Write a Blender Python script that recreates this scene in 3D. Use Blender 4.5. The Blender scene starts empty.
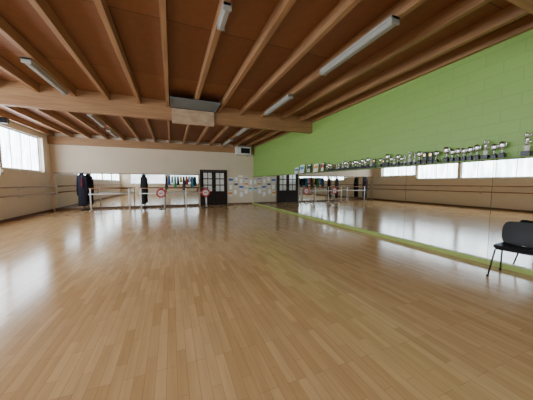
import bpy, bmesh, math, random
from mathutils import Vector, Matrix
random.seed(7)
COL = bpy.context.scene.collection
XR, XL, YB, YF = 5.08, -5.6, 15.0, -2.2
ZD = 3.90   # deck underside
ZJ = 3.70   # joist underside

# ---------------------------------------------------------------- materials
def new_mat(name):
    m = bpy.data.materials.new(name); m.use_nodes = True
    return m, m.node_tree, m.node_tree.nodes["Principled BSDF"]

def plain(name, col, rough=0.5, metal=0.0, var=0.06, scale=6.0, bump=0.0, spec=0.5):
    m, nt, b = new_mat(name)
    n = nt.nodes.new("ShaderNodeTexNoise"); n.inputs["Scale"].default_value = scale
    n.inputs["Detail"].default_value = 4
    tc = nt.nodes.new("ShaderNodeTexCoord"); nt.links.new(tc.outputs["Object"], n.inputs["Vector"])
    r = nt.nodes.new("ShaderNodeValToRGB")
    r.color_ramp.elements[0].position = 0.3; r.color_ramp.elements[1].position = 0.7
    r.color_ramp.elements[0].color = tuple(c*(1-var) for c in col)+(1,)
    r.color_ramp.elements[1].color = tuple(min(1, c*(1+var)) for c in col)+(1,)
    nt.links.new(n.outputs["Fac"], r.inputs["Fac"]); nt.links.new(r.outputs["Color"], b.inputs["Base Color"])
    b.inputs["Roughness"].default_value = rough; b.inputs["Metallic"].default_value = metal
    b.inputs["Specular IOR Level"].default_value = spec
    return m

def wood(name, c1, c2, rough=0.55, stretch=(14, 0.8, 14)):
    m, nt, b = new_mat(name)
    tc = nt.nodes.new("ShaderNodeTexCoord"); mp = nt.nodes.new("ShaderNodeMapping")
    mp.inputs["Scale"].default_value = stretch
    oi = nt.nodes.new("ShaderNodeObjectInfo")
    n = nt.nodes.new("ShaderNodeTexNoise"); n.noise_dimensions = '4D'
    n.inputs["Scale"].default_value = 1.6; n.inputs["Detail"].default_value = 6
    mu = nt.nodes.new("ShaderNodeMath"); mu.operation = 'MULTIPLY'; mu.inputs[1].default_value = 37
    nt.links.new(oi.outputs["Random"], mu.inputs[0]); nt.links.new(mu.outputs[0], n.inputs["W"])
    nt.links.new(tc.outputs["Object"], mp.inputs["Vector"]); nt.links.new(mp.outputs["Vector"], n.inputs["Vector"])
    r = nt.nodes.new("ShaderNodeValToRGB")
    r.color_ramp.elements[0].position = 0.3; r.color_ramp.elements[1].position = 0.72
    r.color_ramp.elements[0].color = c1+(1,); r.color_ramp.elements[1].color = c2+(1,)
    nt.links.new(n.outputs["Fac"], r.inputs["Fac"]); nt.links.new(r.outputs["Color"], b.inputs["Base Color"])
    b.inputs["Roughness"].default_value = rough
    return m

def floor_mat():
    m, nt, b = new_mat("beech_strip_parquet")
    tc = nt.nodes.new("ShaderNodeTexCoord"); mp = nt.nodes.new("ShaderNodeMapping")
    mp.inputs["Rotation"].default_value = (0, 0, math.radians(90))
    br = nt.nodes.new("ShaderNodeTexBrick")
    br.offset = 0.37; br.offset_frequency = 3; br.squash = 1
    br.inputs["Scale"].default_value = 1.0
    br.inputs["Brick Width"].default_value = 0.46; br.inputs["Row Height"].default_value = 0.072
    br.inputs["Mortar Size"].default_value = 0.0011; br.inputs["Mortar Smooth"].default_value = 0.3
    br.inputs["Bias"].default_value = 0.0
    br.inputs["Color1"].default_value = (0.65, 0.420, 0.205, 1)
    br.inputs["Color2"].default_value = (0.525, 0.320, 0.145, 1)
    br.inputs["Mortar"].default_value = (0.27, 0.150, 0.066, 1)
    nt.links.new(tc.outputs["Object"], mp.inputs["Vector"]); nt.links.new(mp.outputs["Vector"], br.inputs["Vector"])
    n = nt.nodes.new("ShaderNodeTexNoise"); n.inputs["Scale"].default_value = 2.0; n.inputs["Detail"].default_value = 6
    mp2 = nt.nodes.new("ShaderNodeMapping"); mp2.inputs["Scale"].default_value = (14, 1.0, 1)
    nt.links.new(tc.outputs["Object"], mp2.inputs["Vector"]); nt.links.new(mp2.outputs["Vector"], n.inputs["Vector"])
    r = nt.nodes.new("ShaderNodeValToRGB")
    r.color_ramp.elements[0].position = 0.25; r.color_ramp.elements[1].position = 0.75
    r.color_ramp.elements[0].color = (0.88, 0.87, 0.85, 1); r.color_ramp.elements[1].color = (1.06, 1.05, 1.04, 1)
    nt.links.new(n.outputs["Fac"], r.inputs["Fac"])
    mx = nt.nodes.new("ShaderNodeMix"); mx.data_type = 'RGBA'; mx.blend_type = 'MULTIPLY'
    mx.inputs["Factor"].default_value = 1.0
    nt.links.new(br.outputs["Color"], mx.inputs["A"]); nt.links.new(r.outputs["Color"], mx.inputs["B"])
    nt.links.new(mx.outputs["Result"], b.inputs["Base Color"])
    n2 = nt.nodes.new("ShaderNodeTexNoise"); n2.inputs["Scale"].default_value = 1.3
    nt.links.new(tc.outputs["Object"], n2.inputs["Vector"])
    mr = nt.nodes.new("ShaderNodeMapRange"); mr.inputs["To Min"].default_value = 0.12; mr.inputs["To Max"].default_value = 0.20
    nt.links.new(n2.outputs["Fac"], mr.inputs["Value"]); nt.links.new(mr.outputs["Result"], b.inputs["Roughness"])
    b.inputs["Specular IOR Level"].default_value = 0.5
    return m

def block_mat(name, col, scale_w=0.5, scale_h=0.2, joint=0.86, rough=0.6, ms=0.006):
    m, nt, b = new_mat(name)
    tc = nt.nodes.new("ShaderNodeTexCoord")
    sp = nt.nodes.new("ShaderNodeSeparateXYZ"); cb = nt.nodes.new("ShaderNodeCombineXYZ")
    nt.links.new(tc.outputs["Object"], sp.inputs[0])
    nt.links.new(sp.outputs["Y"], cb.inputs["X"]); nt.links.new(sp.outputs["Z"], cb.inputs["Y"])
    br = nt.nodes.new("ShaderNodeTexBrick"); br.inputs["Scale"].default_value = 1
    br.inputs["Brick Width"].default_value = scale_w; br.inputs["Row Height"].default_value = scale_h
    br.inputs["Mortar Size"].default_value = ms; br.inputs["Mortar Smooth"].default_value = 0.6
    br.inputs["Color1"].default_value = col+(1,)
    br.inputs["Color2"].default_value = tuple(c*0.96 for c in col)+(1,)
    br.inputs["Mortar"].default_value = tuple(c*joint for c in col)+(1,)
    nt.links.new(cb.outputs[0], br.inputs["Vector"]); nt.links.new(br.outputs["Color"], b.inputs["Base Color"])
    bp = nt.nodes.new("ShaderNodeBump"); bp.inputs["Strength"].default_value = .3; bp.inputs["Distance"].default_value = .006
    bp.invert = True
    nt.links.new(br.outputs["Fac"], bp.inputs["Height"]); nt.links.new(bp.outputs["Normal"], b.inputs["Normal"])
    b.inputs["Roughness"].default_value = rough
    return m

def deck_mat():
    m, nt, b = new_mat("chipboard_deck")
    tc = nt.nodes.new("ShaderNodeTexCoord")
    br = nt.nodes.new("ShaderNodeTexBrick"); br.inputs["Scale"].default_value = 1
    br.inputs["Brick Width"].default_value = 0.765*2; br.inputs["Row Height"].default_value = 2.05
    br.inputs["Mortar Size"].default_value = 0.008
    br.inputs["Color1"].default_value = (0.270, 0.115, 0.047, 1)
    br.inputs["Color2"].default_value = (0.210, 0.086, 0.035, 1)
    br.inputs["Mortar"].default_value = (0.09, 0.04, 0.018, 1)
    nt.links.new(tc.outputs["Object"], br.inputs["Vector"])
    n = nt.nodes.new("ShaderNodeTexNoise"); n.inputs["Scale"].default_value = 9; n.inputs["Detail"].default_value = 5
    nt.links.new(tc.outputs["Object"], n.inputs["Vector"])
    r = nt.nodes.new("ShaderNodeValToRGB")
    r.color_ramp.elements[0].color = (0.8, 0.8, 0.8, 1); r.color_ramp.elements[1].color = (1.15, 1.15, 1.15, 1)
    nt.links.new(n.outputs["Fac"], r.inputs["Fac"])
    mx = nt.nodes.new("ShaderNodeMix"); mx.data_type = 'RGBA'; mx.blend_type = 'MULTIPLY'; mx.inputs["Factor"].default_value = 1
    nt.links.new(br.outputs["Color"], mx.inputs["A"]); nt.links.new(r.outputs["Color"], mx.inputs["B"])
    nt.links.new(mx.outputs["Result"], b.inputs["Base Color"]); b.inputs["Roughness"].default_value = 0.7
    return m

def pane_mat(name, strength):
    m, nt, b = new_mat(name)
    tc = nt.nodes.new("ShaderNodeTexCoord"); mp = nt.nodes.new("ShaderNodeMapping")
    mp.inputs["Scale"].default_value = (1, 4, .8)
    n = nt.nodes.new("ShaderNodeTexNoise"); n.inputs["Scale"].default_value = 1.2; n.inputs["Detail"].default_value = 2
    nt.links.new(tc.outputs["Object"], mp.inputs["Vector"]); nt.links.new(mp.outputs["Vector"], n.inputs["Vector"])
    r = nt.nodes.new("ShaderNodeValToRGB")
    r.color_ramp.elements[0].position = 0.36; r.color_ramp.elements[1].position = 0.64
    r.color_ramp.elements[0].color = (0.42, 0.56, 0.70, 1); r.color_ramp.elements[1].color = (0.95, 0.97, 1.0, 1)
    nt.links.new(n.outputs["Fac"], r.inputs["Fac"])
    nt.links.new(r.outputs["Color"], b.inputs["Emission Color"])
    b.inputs["Emission Strength"].default_value = strength
    b.inputs["Base Color"].default_value = (0.8, 0.85, 0.9, 1)
    return m

def mirror_mat():
    m, nt, b = new_mat("silvered_mirror")
    n = nt.nodes.new("ShaderNodeTexNoise"); n.inputs["Scale"].default_value = 1.5
    mr = nt.nodes.new("ShaderNodeMapRange"); mr.inputs["To Min"].default_value = 0.0; mr.inputs["To Max"].default_value = 0.03
    nt.links.new(n.outputs["Fac"], mr.inputs["Value"]); nt.links.new(mr.outputs["Result"], b.inputs["Roughness"])
    b.inputs["Base Color"].default_value = (0.76, 0.80, 0.78, 1); b.inputs["Metallic"].default_value = 1
    return m

def print_mat(name, ink, paper=(0.88, 0.88, 0.87)):
    # text-like / picture bands on a sheet: bands run across, upper third is a coloured picture
    m, nt, b = new_mat(name)
    tc = nt.nodes.new("ShaderNodeTexCoord")
    sp = nt.nodes.new("ShaderNodeSeparateXYZ"); nt.links.new(tc.outputs["Generated"], sp.inputs[0])
    r = nt.nodes.new("ShaderNodeValToRGB"); r.color_ramp.interpolation = 'CONSTANT'
    els = [(0.0, paper), (0.10, tuple(.5*(a+c) for a, c in zip(ink, paper))), (0.18, paper), (0.24, tuple(.5*(a+c) for a, c in zip(ink, paper))),
           (0.32, paper), (0.42, ink), (0.84, paper)]
    cr = r.color_ramp
    cr.elements[0].color = els[0][1]+(1,); cr.elements[1].position = els[1][0]; cr.elements[1].color = els[1][1]+(1,)
    for p, c in els[2:]:
        e2 = cr.elements.new(p); e2.color = c+(1,)
    nt.links.new(sp.outputs["Z"], r.inputs["Fac"]); nt.links.new(r.outputs["Color"], b.inputs["Base Color"])
    b.inputs["Roughness"].default_value = 0.6
    return m

M_floor = floor_mat()
M_green = block_mat("lime_green_painted_blockwork", (0.272, 0.462, 0.108), joint=0.82, ms=.007, rough=.45)
M_cream = plain("cream_painted_plaster", (0.70, 0.585, 0.43), 0.7, var=0.03, scale=1.5)
M_creamL = block_mat("cream_painted_blockwork", (0.80, 0.71, 0.57), joint=0.88)
M_deck = deck_mat()
M_joist = wood("joist_pine", (0.255, 0.126, 0.054), (0.41, 0.225, 0.098))
M_beam = wood("glulam_beam", (0.27, 0.135, 0.056), (0.43, 0.240, 0.104), stretch=(0.8, 14, 22))
M_barre = wood("varnished_rail_wood", (0.20, 0.08, 0.03), (0.32, 0.14, 0.05), 0.35)
M_ply = wood("plywood", (0.38, 0.25, 0.15), (0.54, 0.39, 0.25), stretch=(3, 5, 6))
M_brown = plain("brown_skirting_paint", (0.16, 0.09, 0.05), 0.5)
M_ledge = plain("lime_green_ledge_paint", (0.36, 0.45, 0.12), 0.4)
M_mirror = mirror_mat()
M_frame = plain("white_window_frame", (0.70, 0.71, 0.70), 0.4)
M_pane = pane_mat("daylit_translucent_glazing", 13.0)
M_fill_pane = pane_mat("added_fill_glazing", 3.5)  # weaker glow for the added front windows, fill light only
M_steel = plain("brushed_steel", (0.62, 0.62, 0.62), 0.28, 1.0)
M_silver = plain("silver_plate", (0.74, 0.74, 0.75), 0.22, 1.0)
M_gold = plain("gold_plate", (0.60, 0.42, 0.14), 0.25, 1.0)
M_marble = plain("dark_marble", (0.022, 0.022, 0.026), 0.35, var=0.4, scale=30)
M_black = plain("black_plastic", (0.010, 0.010, 0.012), 0.5, spec=.3)
M_chair = plain("charcoal_chair_plastic", (0.013, 0.013, 0.015), 0.48, spec=.35)
M_leg = plain("dark_steel_tube", (0.06, 0.06, 0.065), 0.35, .8)
M_white = plain("white_enamel", (0.36, 0.355, 0.33), 0.45)
M_appl = plain("white_appliance_plastic", (0.80, 0.80, 0.78), 0.4)
M_pwhite = plain("white_painted_tube", (0.85, 0.85, 0.83), 0.35)
M_diff = plain("lamp_diffuser_acrylic", (0.33, 0.33, 0.30), 0.4, var=0.03)
M_grey = plain("blue_grey_metal", (0.15, 0.18, 0.19), 0.5)
M_doorw = plain("dark_brown_door", (0.022, 0.012, 0.010), 0.55, var=0.2, spec=.25)
M_glass = plain("door_glass", (0.85, 0.86, 0.82), 0.08, 0.0, spec=0.8)
M_red = plain("red_plastic", (0.50, 0.02, 0.025), 0.4)
M_disc = plain("disc_white_plastic", (0.66, 0.64, 0.62), 0.5)
M_paper = plain("white_paper", (0.92, 0.92, 0.92), 0.7)

# ---------------------------------------------------------------- mesh helpers
def finish(name, bm, mats, loc=(0, 0, 0), smooth=False, parent=None):
    me = bpy.data.meshes.new(name)
    bmesh.ops.recalc_face_normals(bm, faces=bm.faces[:])
    bm.to_mesh(me); bm.free()
    if not isinstance(mats, (list, tuple)): mats = [mats]
    for m in mats: me.materials.append(m)
    if smooth:
        for p in me.polygons: p.use_smooth = True
    ob = bpy.data.objects.new(name, me); ob.location = loc
    COL.objects.link(ob)
    if parent: ob.parent = parent
    return ob

def add_box(bm, a, b, mi=0, bevel=0.0):
    a = Vector(a); b = Vector(b); c = (a+b)/2; s = b-a
    r = bmesh.ops.create_cube(bm, size=1.0, matrix=Matrix.Translation(c) @ Matrix.Diagonal((abs(s.x), abs(s.y), abs(s.z), 1)))
    vs = r['verts']
    fs = set(f for v in vs for f in v.link_faces)
    for f in fs: f.material_index = mi
    if bevel:
        es = list(set(e for v in vs for e in v.link_edges))
        rr = bmesh.ops.bevel(bm, geom=es, offset=bevel, segments=2, affect='EDGES', profile=0.6)
        for f in rr['faces']: f.material_index = mi
    return vs

def add_tube(bm, pts, r, seg=10, mi=0, closed=False):
    pts = [Vector(p) for p in pts]; rings = []
    n = len(pts)
    for i, p in enumerate(pts):
        if closed: t = (pts[(i+1) % n]-pts[i-1])
        else: t = pts[min(i+1, n-1)]-pts[max(i-1, 0)]
        t.normalize()
        up = Vector((0, 0, 1)) if abs(t.z) < 0.9 else Vector((1, 0, 0))
        if closed: up = Vector((0, 1, 0))
        u = t.cross(up).normalized(); v = t.cross(u).normalized()
        rr = r[i] if isinstance(r, (list, tuple)) else r
        rings.append([bm.verts.new(p+(u*math.cos(k*2*math.pi/seg)+v*math.sin(k*2*math.pi/seg))*rr) for k in range(seg)])
    m = n if closed else n-1
    for i in range(m):
        A = rings[i]; B = rings[(i+1) % n]
        for k in range(seg):
            f = bm.faces.new((A[k], A[(k+1) % seg], B[(k+1) % seg], B[k])); f.material_index = mi; f.smooth = True
    if not closed:
        for R in (rings[0], rings[-1]):
            f = bm.faces.new(R); f.material_index = mi

def add_lathe(bm, prof, seg=20, mi=0, c=(0, 0, 0)):
    c = Vector(c); rings = []
    for r, z in prof:
        rings.append([bm.verts.new(c+Vector((max(r, 1e-4)*math.cos(k*2*math.pi/seg), max(r, 1e-4)*math.sin(k*2*math.pi/seg), z))) for k in range(seg)])
    for A, B in zip(rings, rings[1:]):
        for k in range(seg):
            f = bm.faces.new((A[k], A[(k+1) % seg], B[(k+1) % seg], B[k])); f.material_index = mi; f.smooth = True
    for R in (rings[0], rings[-1]): bm.faces.new(R).material_index = mi

def boxes(name, lst, mats, loc=(0, 0, 0), bevel=0.0, parent=None):
    bm = bmesh.new()
    for q in lst:
        add_box(bm, q[0], q[1], q[2] if len(q) > 2 else 0, bevel)
    return finish(name, bm, mats, loc, parent=parent)

def tag(ob, label, cat, group=None):
    ob["label"] = label; ob["category"] = cat
    if group: ob["group"] = group
    return ob

def struct(ob): ob["kind"] = "structure"; return ob

def empty(name, loc, rot=0.0):
    e = bpy.data.objects.new(name, None); e.empty_display_size = 0.1
    e.location = loc; e.rotation_euler = (0, 0, rot); COL.objects.link(e); return e

def clone(src, name, loc, rot=None, scale=None, group=None):
    t = src.copy(); t.name = name; t.location = loc
    if rot is not None: t.rotation_euler = rot
    if scale is not None: t.scale = scale
    COL.objects.link(t)
    for ch in src.children:
        c = ch.copy(); c.parent = t; COL.objects.link(c)
    return t

# ---------------------------------------------------------------- room shell
struct(boxes("floor", [((XL-.2, YF-.2, -.1), (XR+.2, YB+.2, 0))], M_floor))
struct(boxes("ceiling", [((XL-.2, YF-.2, ZD), (XR+.2, YB+.2, ZD+.12))], M_deck))
struct(boxes("wall_right", [((XR, YF-.2, 0), (XR+.2, YB+.2, ZD))], M_green))
struct(boxes("wall_back", [((XL, YB, 0), (XR, YB+.2, ZD))], M_cream))
HEAD = 3.48
fw = [((XL, YF-.2, 0), (XR, YF, 1.3)), ((XL, YF-.2, 3.3), (XR, YF, ZD))]
fpiers = [(XL, -4.6), (-.7, -.2), (3.7, XR)]
for a, b in fpiers: fw.append(((a, YF-.2, 1.3), (b, YF, 3.3)))
struct(boxes("wall_front", fw, M_cream))
for i in range(2):
    x0, x1 = fpiers[i][1], fpiers[i+1][0]
    ya, yb = YF-.13, YF-.07
    L = [((x0, ya, 1.3), (x1, yb, 1.36)), ((x0, ya, 3.24), (x1, yb, 3.3)), ((x0, ya, 1.36), (x0+.05, yb, 3.24)), ((x1-.05, ya, 1.36), (x1, yb, 3.24)),
         (((x0+x1)/2-.03, ya, 1.36), ((x0+x1)/2+.03, yb, 3.24)), ((x0+.05, ya+.02, 1.36), (x1-.05, ya+.03, 3.24), 1)]
    struct(boxes("window_%d" % (i+6), L, [M_frame, M_fill_pane]))  # added windows behind the camera, glowing panes for frontal fill light
piers = [(-2.2, -1.85), (1.90, 2.05), (5.25, 5.40), (8.60, 8.75), (11.25, 11.38), (14.1, 15.0)]
sills = [1.66, 1.66, 1.66, 1.66, 1.92]
wl = [((XL-.2, YF-.2, 0), (XL, 11.3, 1.66)), ((XL-.2, 11.3, 0), (XL, YB+.2, 1.92)), ((XL-.2, YF-.2, HEAD), (XL, YB+.2, ZD))]
for a, b in piers: wl.append(((XL-.2, a, 1.66 if a < 11.28 else 1.92), (XL, b, HEAD)))
struct(boxes("wall_left", wl, M_creamL))
for i in range(len(piers)-1):
    y0, y1 = piers[i][1], piers[i+1][0]
    S = sills[i]
    L = []
    xa, xb = XL-.12, XL-.06
    L += [((xa, y0, S), (xb, y1, S+.06)), ((xa, y0, HEAD-.06), (xb, y1, HEAD)),
          ((xa, y0, S+.06), (xb, y0+.05, HEAD-.06)), ((xa, y1-.05, S+.06), (xb, y1, HEAD-.06))]
    n = 4
    for k in range(1, n):
        yy = y0+(y1-y0)*k/n; L.append(((xa, yy-.012, S+.06), (xb, yy+.012, HEAD-.06)))
    L.append(((xa+.025, y0+.05, S+.06), (xa+.035, y1-.05, HEAD-.06), 1))
    L.append(((XL-.06, y0, S), (XL, y1, S+.02)))
    struct(boxes("window_%d" % (i+1), L, [M_frame, M_pane]))
struct(boxes("baseboard_left", [((XL, YF, 0), (XL+.015, YB, .10))], M_brown))
struct(boxes("baseboard_back", [((3.33, YB-.015, 0), (XR-.1, YB, .10))], M_brown))
struct(boxes("trim_1", [((XL, YB-.14, 3.33), (XR, YB, 3.70))], M_beam))
M_sillb = plain("sill_board_cream", (0.74, 0.66, 0.54), 0.5)
struct(boxes("trim_2", [((XL, 11.3, 1.78), (XL+.03, YB, 1.90)), ((XL, YF, 1.53), (XL+.03, 11.3, 1.65))], M_sillb))
struct(boxes("trim_3", [((XL, 14.12, 1.90), (XL+.10, 14.42, 3.48))], M_sillb))

# ---------------------------------------------------------------- beams + joists
beams = [(7.9, 8.08), (1.32, 1.5)]
for a, b in beams:
    o = boxes("ceiling_beam", [((XL, a, 3.33), (XR, b, ZD))], M_beam, bevel=0.004)
    tag(o, "deep glued laminated timber beam spanning under the ceiling", "beam", "main ceiling beams")
bays = [(8.08, YB), (1.5, 7.9), (YF, 1.32)]
xs = [-0.05+0.765*i for i in range(-7, 7)]+[XR-.04]
for (a, b) in bays:
    L = b-a
    bm = bmesh.new(); add_box(bm, (-.042, -L/2, 0), (.042, L/2, ZD-ZJ), bevel=0.003)
    base = finish("ceiling_joist", bm, M_joist, (xs[0], (a+b)/2, ZJ))
    tag(base, "long orange-brown pine joist fixed under the chipboard ceiling", "joist", "ceiling joists")
    for x in xs[1:]:
        o = base.copy(); o.location = (x, (a+b)/2, ZJ); COL.objects.link(o)

# ---------------------------------------------------------------- ceiling lamps
def strip_lamp(x, y0, y1, label, w=.15, name="fluorescent_lamp"):
    L = y1-y0; yc = (y0+y1)/2
    e = empty(name, (x, yc, ZJ)); tag(e, label, "ceiling lamp", "strip lights" if w > .14 else None)
    boxes("lamp_housing", [((-w/2, -L/2, -.045), (w/2, L/2, 0))], M_white, bevel=.006, parent=e)
    bm = bmesh.new()
    prof = [(-w/2+.012, -.045), (-w/2+.02, -.085), (-w*.25, -.105), (w*.25, -.105), (w/2-.02, -.085), (w/2-.012, -.045)]
    A = [bm.verts.new((px, -L/2+.02, pz)) for px, pz in prof]; B = [bm.verts.new((px, L/2-.02, pz)) for px, pz in prof]
    for i in range(5): bm.faces.new((A[i], A[i+1], B[i+1], B[i]))
    bm.faces.new(A); bm.faces.new(B)
    finish("lamp_diffuser", bm, M_diff, parent=e)
    for s in (-1, 1):
        boxes("end_cap", [((-w/2, s*(L/2), -.10), (w/2, s*(L/2-.03), .0))], M_white, bevel=.005, parent=e)
lab = "long white fluorescent strip light mounted under the joists"
for x, y0, y1 in [(2.93, 2.5, 4.2), (2.93, 5.6, 7.3), (-2.42, 5.8, 7.5), (-2.42, 2.5, 4.2), (-2.45, 9.5, 11.2), (-2.45, 12.0, 13.7), (2.93, 9.3, 11.0), (2.93, 12.2, 13.9)]:
    strip_lamp(x, y0, y1, lab)
strip_lamp(.72, 3.12, 3.56, "short white emergency light fixed to a ceiling joist", .11, "emergency_light")

# ply hatch panel on beam with metal flap above
e = empty("ventilation_box", (.68, 7.55, 3.22)); tag(e, "pale plywood box with blue-grey metal top flap against beam", "vent box")
boxes("box_body", [((-.62, .24, 0), (.64, .35, .44))], M_ply, bevel=.006, parent=e)
boxes("metal_flap", [((-.66, -.62, .455), (.70, .35, .479))], M_grey, bevel=.004, parent=e)
for sx in (-.64, .66):
    boxes("side_bracket", [((sx-.012, -.58, .435), (sx+.012, .24, .456))], M_grey, parent=e)

# ---------------------------------------------------------------- mirrors
def mirror_panel(name, a, b, axis, depth_at, z0, z1, label, group):
    if axis == 'Y':
        e = boxes(name, [((depth_at, a+.003, z0), (depth_at+.02, b-.003, z1))], M_mirror)
    else:
        e = boxes(name, [((a+.003, depth_at, z0), (b-.003, depth_at+.02, z1))], M_mirror)
    tag(e, label, "mirror", group)
MX = XR-.03
edges = [YF+.02]+[-.9+1.59*i for i in range(0, 10)]+[14.97]
for a, b in zip(edges, edges[1:]):
    mirror_panel("wall_mirror", a, b, 'Y', MX, .085, 1.78, "frameless wall mirror panel above lime green base ledge", "mirrors along the green wall")
for i in range(4):
    a = -5.45+i*1.74
    mirror_panel("wall_mirror", a, a+1.74, 'X', YB-.025, .12, 1.88, "frameless wall mirror panel on the cream end wall", "mirrors on the end wall")
o = boxes("mirror_base_ledge", [((XR-.08, YF, 0), (XR, YB, .085))], M_ledge, bevel=.006); tag(o, "lime green wooden ledge under the long mirror", "ledge")
o = boxes("trophy_shelf", [((XR-.145, YF, 1.785), (XR, YB-.02, 1.805))], plain("green_shelf_paint", (0.16, 0.25, 0.06), .6), bevel=.003); tag(o, "narrow green shelf running along the mirror top", "shelf")
M_rail2 = plain("tan_rail_wood", (0.34, 0.21, 0.12), .5)
o = boxes("mirror_top_rail", [((-5.5, YB-.06, 1.88), (1.52, YB, 1.93))], M_rail2, bevel=.004); tag(o, "thin wooden rail along the top of the mirrors", "rail")
o = boxes("mirror_base_board", [((-5.5, YB-.05, 0), (1.52, YB, .12))], M_brown, bevel=.004); tag(o, "dark wooden board under the end wall mirrors", "base board")

# ---------------------------------------------------------------- left wall ballet barres
for z in (1.24, .92):
    e = empty("wall_barre", (XL, 6.4, z)); tag(e, "long varnished wooden ballet barre fixed along the wall", "ballet barre", "wall barres")
    bm = bmesh.new(); add_tube(bm, [(.20, -8.4, 0), (.20, 8.4, 0)], .028, 12); finish("rail", bm, M_barre, parent=e)
    for j in range(8):
        yy = -8.1+j*2.31
        bm = bmesh.new(); add_tube(bm, [(.0, yy, -.10), (.06, yy, -.09), (.17, yy, -.05), (.20, yy, -.02)], .011, 8)
        add_box(bm, (0, yy-.03, -.14), (.008, yy+.03, -.05)); finish("bracket", bm, M_steel, parent=e)

# ---------------------------------------------------------------- portable barres
def portable_barre(x0, x1, y, feet, label):
    e = empty("portable_barre", ((x0+x1)/2, y, 0)); tag(e, label, "ballet barre")
    w = (x1-x0)/2
    for z in (1.12, .84):
        bm = bmesh.new(); add_tube(bm, [(-w, 0, z), (w, 0, z)], .026, 10); finish("rail", bm, M_pwhite if z < 1 else M_barre, parent=e)
    for i in range(feet):
        xx = -w+.08+(2*w-.16)*i/(feet-1)
        bm = bmesh.new(); add_tube(bm, [(xx, 0, .03), (xx, 0, 1.12)], .032, 10)
        finish("upright", bm, M_pwhite, parent=e)
        bm = bmesh.new(); add_tube(bm, [(xx, -.25, .02), (xx, -.21, .035), (xx, .21, .035), (xx, .25, .02)], .022, 8); finish("foot", bm, M_pwhite, parent=e)
portable_barre(-3.85, -2.0, 14.1, 2, "freestanding white metal ballet barre before the mirrors")
portable_barre(-1.62, 1.95, 14.1, 4, "long freestanding double ballet barre with white uprights")

# red and white round signs
for x in (-.54, 1.76):
    e = empty("round_sign", (x, 13.6, 0)); tag(e, "round red-rimmed white disc on a thin stand", "sign", "round signs by the barre")
    bm = bmesh.new()
    add_tube(bm, [(.20*math.cos(t*math.pi/16), 0, .86+.20*math.sin(t*math.pi/16)) for t in range(32)], .042, 8, closed=True)
    finish("red_rim", bm, M_red, parent=e)
    bm = bmesh.new(); r = bmesh.ops.create_cone(bm, cap_ends=True, segments=32, radius1=.19, radius2=.19, depth=.02, matrix=Matrix.Translation((0, 0, .86)) @ Matrix.Rotation(math.pi/2, 4, 'X'))
    finish("disc", bm, M_disc, parent=e)
    bm = bmesh.new(); add_tube(bm, [(0, .03, .02), (0, .03, .70)], .014, 8); finish("pole", bm, M_steel, parent=e)
    bm = bmesh.new(); add_lathe(bm, [(.15, 0), (.15, .015), (.03, .03)], 20, c=(0, .03, 0)); finish("base", bm, M_black, parent=e)
    boxes("bar_mark", [((-.08, -.02, .84), (.08, -.008, .88))], M_red, parent=e)

# ---------------------------------------------------------------- clothes
def garment(name, loc, h, w, col, label, group=None, rot=0, sleeves=True, flare=1.1, thick=1.0):
    m = plain("cloth_"+name+str(round(col[0]*1000)), col, .85, var=.25, scale=12)
    e = empty(name, loc, rot); tag(e, label, "clothing", group)
    bm = bmesh.new(); rings = []; seg = 28; N = 9
    ph = random.random()*6
    for i in range(N):
        t = i/(N-1); z = -h*t
        if t < .12: rx = w*.18+(w*.5-w*.18)*(t/.12); ry = .05*thick
        else: rx = w*.5*(1+(flare-1)*(t-.12)); ry = (.07+.04*t)*thick
        ring = []
        for k in range(seg):
            a = 2*math.pi*k/seg; fold = 1+.08*t*math.sin(7*a+ph)+.03*t*math.sin(12*a+ph)
            ring.append(bm.verts.new((rx*math.cos(a)*fold, ry*math.sin(a)*fold, z+.02*math.sin(3*a+ph)*t)))
        rings.append(ring)
    for A, B in zip(rings, rings[1:]):
        for k in range(seg):
            bm.faces.new((A[k], A[(k+1) % seg], B[(k+1) % seg], B[k])).smooth = True
    bm.faces.new(rings[0]); bm.faces.new(rings[-1])
    finish("garment_body", bm, m, parent=e)
    if sleeves:
        q = thick
        for s in (-1, 1):
            bm = bmesh.new()
            add_tube(bm, [(s*w*.38, 0, -h*.08), (s*w*.50, -.01, -h*.25), (s*w*.54, -.02, -h*.5), (s*w*.52, -.02, -h*.68)], [.055*q, .052*q, .046*q, .04*q], 10)
            finish("sleeve", bm, m, parent=e)
    bm = bmesh.new()
    add_tube(bm, [(0, 0, -.02), (0, 0, .04), (.02, 0, .065), (.0, 0, .085), (-.02, 0, .07)], .004, 6); finish("hanger_hook", bm, M_steel, parent=e)
    return e

def coat_stand(x, y):
    e = empty("coat_stand", (x, y, 0)); tag(e, "tall black metal coat stand beside the mirrors", "coat stand")
    bm = bmesh.new(); add_tube(bm, [(0, 0, .02), (0, 0, 1.95)], .02, 10); finish("pole", bm, M_black, parent=e)
    bm = bmesh.new(); add_lathe(bm, [(.20, 0), (.20, .02), (.04, .05), (.02, .08)], 24); finish("base", bm, M_black, parent=e)
    for s in range(4):
        a = s*math.pi/2+.4
        bm = bmesh.new(); add_tube(bm, [(0, 0, 1.80), (.08*math.cos(a), .08*math.sin(a), 1.83), (.13*math.cos(a), .13*math.sin(a), 1.92)], .01, 6); finish("hook", bm, M_black, parent=e)
coat_stand(-4.2, 14.72)
garment("coat", (-4.20, 14.48, 1.90), 1.66, .36, (.013, .013, .030), "long dark navy coat hanging from the stand", thick=.9, flare=1.0)
garment("scarf", (-4.16, 14.33, 1.66), .46, .07, (.16, .02, .035), "dark red scarf hanging over the navy coat", sleeves=False, thick=.4)
coat_stand(-1.45, 14.74)
garment("coat", (-1.45, 14.50, 1.85), 1.60, .20, (.012, .012, .016), "long black coat hanging from the stand", thick=.9)

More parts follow.
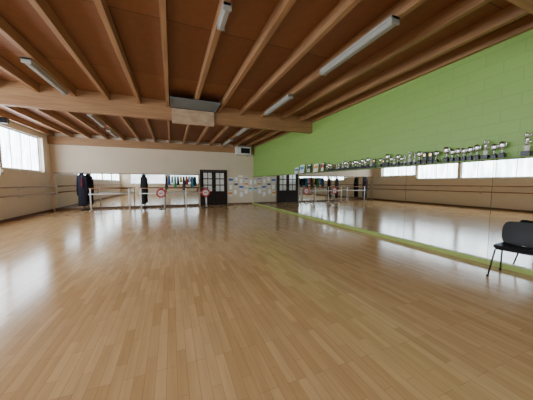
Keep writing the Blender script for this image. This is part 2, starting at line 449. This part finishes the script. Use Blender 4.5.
e = empty("clothes_rail", (.55, 14.66, 1.895)); tag(e, "steel wall rail carrying dance clothes above the mirror", "clothes rail")
bm = bmesh.new(); add_tube(bm, [(-.97, 0, 0), (.97, 0, 0)], .014, 8); finish("rail", bm, M_steel, parent=e)
for s in (-.94, 0, .94):
    bm = bmesh.new(); add_tube(bm, [(s, 0, .01), (s, .20, .055), (s, .34, .055)], .010, 8); finish("bracket", bm, M_steel, parent=e)
cols = [((.02, .02, .03), "black", .75), ((.02, .09, .34), "blue", .50), ((.30, .32, .36), "pale grey", .38), ((.03, .26, .10), "green", .62), ((.02, .02, .03), "black", .50), ((.50, .40, .06), "yellow", .34), ((.03, .03, .04), "charcoal", .80), ((.36, .03, .05), "crimson", .48), ((.45, .45, .45), "white", .36), ((.05, .22, .34), "teal", .66), ((.02, .02, .03), "black", .55)]
for i, (c, nm, h) in enumerate(cols):
    garment("hanging_top", (-.29+i*.160, 14.66, 1.79), h, .20+.08*random.random(), c, "%s dance top hanging from the steel rail" % nm, "dance clothes on the rail", rot=math.pi/2+random.uniform(-.1, .1), sleeves=True, thick=.66)

# ---------------------------------------------------------------- door
d = boxes("door_1", [((1.62, YB-.05, 0), (1.70, YB, 2.22)), ((3.21, YB-.05, 0), (3.29, YB, 2.22)), ((1.62, YB-.05, 2.14), (3.29, YB, 2.22))], M_doorw); struct(d)
for i in range(2):
    x0 = 1.70+i*.755
    L = []
    w = .755; ya, yb = YB-.045, YB-.005
    st = .12
    L += [((x0+.004, ya, .01), (x0+st, yb, 2.13)), ((x0+w-st, ya, .01), (x0+w-.004, yb, 2.13))]
    L += [((x0+st, ya, .01), (x0+w-st, yb, .88))]
    for r in range(1, 3):
        zz = .88+r*.39
        L.append(((x0+st, ya, zz-.03), (x0+w-st, yb, zz+.03)))
    L.append(((x0+st, ya, 2.03), (x0+w-st, yb, 2.13)))
    L.append(((x0+w/2-.02, ya, .88), (x0+w/2+.02, yb, 2.05)))
    lf = boxes("door_leaf", L, M_doorw, parent=d)
    boxes("door_glass", [((x0+st, ya+.018, .88), (x0+w-st, ya+.024, 2.05))], M_glass, parent=lf)
    hx = x0+w-.06 if i == 0 else x0+.06
    bm = bmesh.new(); add_tube(bm, [(hx, ya, 1.03), (hx, ya-.05, 1.03), (hx+(-.11 if i == 0 else .11), ya-.05, 1.03)], .01, 8); finish("door_handle", bm, M_steel, parent=lf)

# ---------------------------------------------------------------- posters beside the door
inks = [(.10, .16, .42), (.62, .07, .10), (.05, .34, .52), (.08, .08, .10), (.72, .32, .06), (.32, .10, .38)]
pm = [print_mat("printed_paper_%s" % "abcdef"[i], c) for i, c in enumerate(inks)]
pn = ["blue", "red", "teal", "black", "orange", "purple"]
sheets = [(3.40, 1.38, .28, .38), (3.44, .98, .21, .30), (3.38, .52, .26, .34), (3.80, 1.54, .21, .24), (3.77, 1.10, .24, .34),
          (3.74, .66, .21, .30), (4.12, 1.38, .20, .30), (4.10, .92, .28, .36), (4.14, .50, .21, .29), (4.44, 1.56, .26, .20),
          (4.50, 1.14, .21, .32), (4.46, .70, .21, .30), (4.80, 1.32, .18, .30), (4.77, .84, .19, .30), (4.05, 1.80, .30, .10)]
for i, (x, z, w, h) in enumerate(sheets):
    j = (i*5+i//4) % 6
    pr = i in (0, 2, 4, 7, 9, 10, 13)
    mt = pm[j] if pr else M_paper
    o = boxes("poster", [((0, -.004, 0), (w, 0, h))], mt, (x, YB, z)); o.rotation_euler = (0, random.uniform(-.05, .05), 0)
    tag(o, ("white paper notice with %s print taped to wall" % pn[j]) if pr else "plain white paper notice taped to the wall", "poster", "notices beside the door")

# AC unit
e = empty("air_conditioner", (4.28, YB-.14, 3.20)); tag(e, "white wall-mounted air heater with dark front grille", "air conditioner")
boxes("casing", [((-.48, -.36, -.0), (.48, .0, .48))], M_appl, bevel=.02, parent=e)
boxes("front_grille", [((-.18, -.375, .08), (.40, -.358, .40))]+[((-.18, -.385, .095+.035*i), (.40, -.372, .105+.035*i)) for i in range(9)], M_black, parent=e)
for s in (-.3, .3): boxes("mount_bracket", [((s-.02, -.30, -.03), (s+.02, .14, .0))], M_steel, parent=e)

# loudspeaker high on the window wall
e = empty("loudspeaker", (XL, 11.3, 3.50)); tag(e, "small black loudspeaker bracketed above the windows", "speaker")
boxes("cabinet", [((.06, -.12, 0), (.26, .12, .19))], M_black, bevel=.01, parent=e)
boxes("bracket", [((0, -.02, .06), (.07, .02, .12))], M_steel, parent=e)
bm = bmesh.new(); add_lathe(bm, [(.07, 0), (.06, .01), (.02, -.01)], 20)
o = finish("cone", bm, M_grey, (.262, 0, .095), parent=e); o.rotation_euler = (0, math.pi/2, 0)

# ---------------------------------------------------------------- trophies
ZS = 1.805
def trophy_cup():
    e = empty("trophy_cup", (0, 0, 0))
    bm = bmesh.new(); add_box(bm, (-.034, -.038, 0), (.034, .038, .06), bevel=.004); add_box(bm, (-.026, -.028, .06), (.026, .028, .09), bevel=.003); finish("base", bm, M_marble, parent=e)
    bm = bmesh.new(); add_lathe(bm, [(.022, .09), (.012, .10), (.010, .12), (.014, .125), (.012, .14)], 16); finish("stem", bm, M_silver, parent=e)
    bm = bmesh.new(); add_lathe(bm, [(.012, .14), (.030, .152), (.038, .18), (.037, .21), (.042, .255), (.037, .255), (.032, .21), (.032, .18), (.006, .155)], 20); finish("cup_bowl", bm, M_silver, parent=e)
    for s in (-1, 1):
        bm = bmesh.new(); add_tube(bm, [(0, s*.035, .240), (0, s*.045, .235), (0, s*.046, .195), (0, s*.034, .17)], .005, 6); finish("handle", bm, M_silver, parent=e)
    return e
def trophy_figure():
    e = empty("trophy_figure", (0, 0, 0))
    bm = bmesh.new(); add_box(bm, (-.036, -.038, 0), (.036, .038, .055), bevel=.004); finish("base", bm, M_marble, parent=e)
    bm = bmesh.new(); add_lathe(bm, [(.026, .055), (.022, .10), (.028, .105), (.028, .115)], 14); finish("column", bm, M_pwhite, parent=e)
    bm = bmesh.new()
    add_tube(bm, [(0, .0, .115), (0, .010, .145), (0, 0, .175), (0, .0, .205), (0, 0, .222)], [.010, .013, .018, .020, .008], 10)
    add_tube(bm, [(0, .003, .172), (0, -.025, .155), (0, -.040, .165)], [.011, .009, .006], 8)
    add_tube(bm, [(0, .0, .207), (0, .022, .235), (0, .012, .268)], [.008, .007, .006], 8)
    add_tube(bm, [(0, .0, .207), (0, -.024, .228), (0, -.034, .255)], [.008, .007, .006], 8)
    bmesh.ops.create_uvsphere(bm, u_segments=12, v_segments=8, radius=.015, matrix=Matrix.Translation((0, 0, .236)))
    finish("dancer_figurine", bm, M_silver, parent=e, smooth=True); return e
def trophy_plaque():
    e = empty("trophy_plaque", (0, 0, 0))
    bm = bmesh.new(); add_box(bm, (-.025, -.040, 0), (.025, .040, .05), bevel=.004); finish("base", bm, M_marble, parent=e)
    bm = bmesh.new(); add_box(bm, (-.012, -.036, .05), (.012, .036, .21), bevel=.008); finish("plaque_body", bm, M_marble, parent=e)
    bm = bmesh.new(); bmesh.ops.create_cone(bm, cap_ends=True, segments=24, radius1=.026, radius2=.026, depth=.030, matrix=Matrix.Translation((0, 0, .155)) @ Matrix.Rotation(math.pi/2, 4, 'Y'))
    finish("medallion", bm, M_gold, parent=e); return e
protos = [trophy_cup(), trophy_figure(), trophy_plaque()]
labs = ["silver two-handled trophy cup on dark marble base", "silver dancer figure trophy on a white column", "dark plaque trophy with a round gold medallion"]
nms = ["trophy_cup", "trophy_figure", "trophy_plaque"]
spots = []
def run(y0, y1, s0, s1, bias):
    y = y0; ps = 0; k = 0
    while True:
        s = random.uniform(s0, s1)
        y -= .0525*(s+ps) if ps else 0
        if y < y1: break
        spots.append((y, s, random.choices([0, 1, 2], bias)[0])); ps = s; k += 1
run(6.80, 4.66, .68, 1.18, (5, 3, 3))
run(4.56, 3.12, .76, 1.22, (5, 3, 3))
run(3.00, 2.06, .88, 1.30, (5, 3, 2))
spots.append((1.87, 1.36, 1))
used = [False]*3
for yv, s, kd in spots:
    src = protos[kd]; loc = (XR-.085, yv, ZS)
    if not used[kd]:
        used[kd] = True; src.location = loc; src.scale = (s, s, s); t = src
    else: t = clone(src, nms[kd], loc, scale=(s, s, s))
    tag(t, labs[kd], "trophy", "trophies on the mirror shelf")

# frames / certificates on the shelf
for i, (yv, w, h, mt) in enumerate([(8.95, .30, .26, 0), (8.5, .34, .34, 2), (7.98, .26, .34, 3), (7.5, .30, .30, 4), (7.08, .20, .32, 1)]):
    e = empty("picture_frame", (XR-.10, yv, ZS)); e.rotation_euler = (0, math.radians(8), 0)
    tag(e, ["small white framed certificate leaning on the wall", "wide framed certificate with teal print on shelf", "dark framed photo print leaning on the wall", "framed certificate with orange print on shelf", "narrow framed certificate with red print on shelf"][i], "picture frame", "frames on the mirror shelf")
    fm = M_black if i in (2, 4) else M_appl
    boxes("frame_border", [((-.01, -w/2, 0), (.01, w/2, .02)), ((-.01, -w/2, h-.02), (.01, w/2, h)), ((-.01, -w/2, .02), (.01, -w/2+.02, h-.02)), ((-.01, w/2-.02, .02), (.01, w/2, h-.02))], fm, parent=e)
    boxes("print", [((-.004, -w/2+.02, .02), (.006, w/2-.02, h-.02))], pm[mt], parent=e)

# ---------------------------------------------------------------- chair
e = empty("stacking_chair", (4.65, 1.74, 0), math.radians(-82)); e.scale = (1.06, 1.06, 1.06)  # local -Y is the front
tag(e, "black plastic stacking chair with metal legs against the mirror", "chair")
def shell(name, rows, mat):
    bm = bmesh.new(); grid = []
    nu = 12
    for (yy, zz, hw, cup, fy) in rows:
        r = []
        for i in range(nu+1):
            u = -1+2*i/nu
            r.append(bm.verts.new((u*hw, yy-fy*u*u, zz+cup*u*u)))
        grid.append(r)
    for A, B in zip(grid, grid[1:]):
        for i in range(nu): bm.faces.new((A[i], A[i+1], B[i+1], B[i])).smooth = True
    o = finish(name, bm, mat, parent=e)
    s = o.modifiers.new("s", 'SOLIDIFY'); s.thickness = .008; s.offset = -1
    sb = o.modifiers.new("b", 'SUBSURF'); sb.levels = 1; sb.render_levels = 2
    return o
shell("seat", [(-.235, .405, .17, .0, -.0), (-.225, .432, .205, .002, 0), (-.17, .445, .222, .008, 0), (-.08, .440, .225, .018, 0), (.02, .430, .222, .026, 0), (.11, .426, .212, .03, 0), (.165, .435, .20, .03, 0)], M_chair)
shell("backrest", [(.170, .43, .17, .0, .02), (.186, .46, .215, 0, .03), (.205, .55, .228, 0, .045), (.222, .64, .232, 0, .05), (.240, .70, .225, 0, .05), (.250, .745, .205, 0, .045), (.254, .765, .17, 0, .035)], M_chair)
for s in (-1, 1):
    for fy, ty in ((-.24, -.14), (.24, .12)):
        bm = bmesh.new(); add_tube(bm, [(s*.235, fy, .01), (s*.20, ty*1.1, .38), (s*.185, ty, .415), (s*.12, ty, .422)], .010, 10); finish("leg", bm, M_leg, parent=e)
        bm = bmesh.new(); add_lathe(bm, [(.015, 0), (.015, .03), (.011, .032)], 10, c=(s*.236, fy, 0)); finish("foot_cap", bm, M_black, parent=e)
    bm = bmesh.new(); add_tube(bm, [(s*.14, .10, .42), (s*.15, .20, .44), (s*.16, .235, .50), (s*.16, .258, .66)], .010, 8); finish("back_support", bm, M_leg, parent=e)

# ---------------------------------------------------------------- light + camera
w = bpy.data.worlds.new("overcast_sky"); bpy.context.scene.world = w; w.use_nodes = True
bg = w.node_tree.nodes["Background"]; bg.inputs[0].default_value = (.75, .85, 1, 1); bg.inputs[1].default_value = 1.0
cam = bpy.data.cameras.new("camera"); co = bpy.data.objects.new("camera", cam); COL.objects.link(co)
cam.sensor_width = 36; cam.lens = 235/533*36; cam.clip_start = .05
co.location = (0, 0, 1.4)
co.rotation_euler = (math.radians(90)-math.atan(17/235), 0, -math.atan(94.5/235))
bpy.context.scene.camera = co
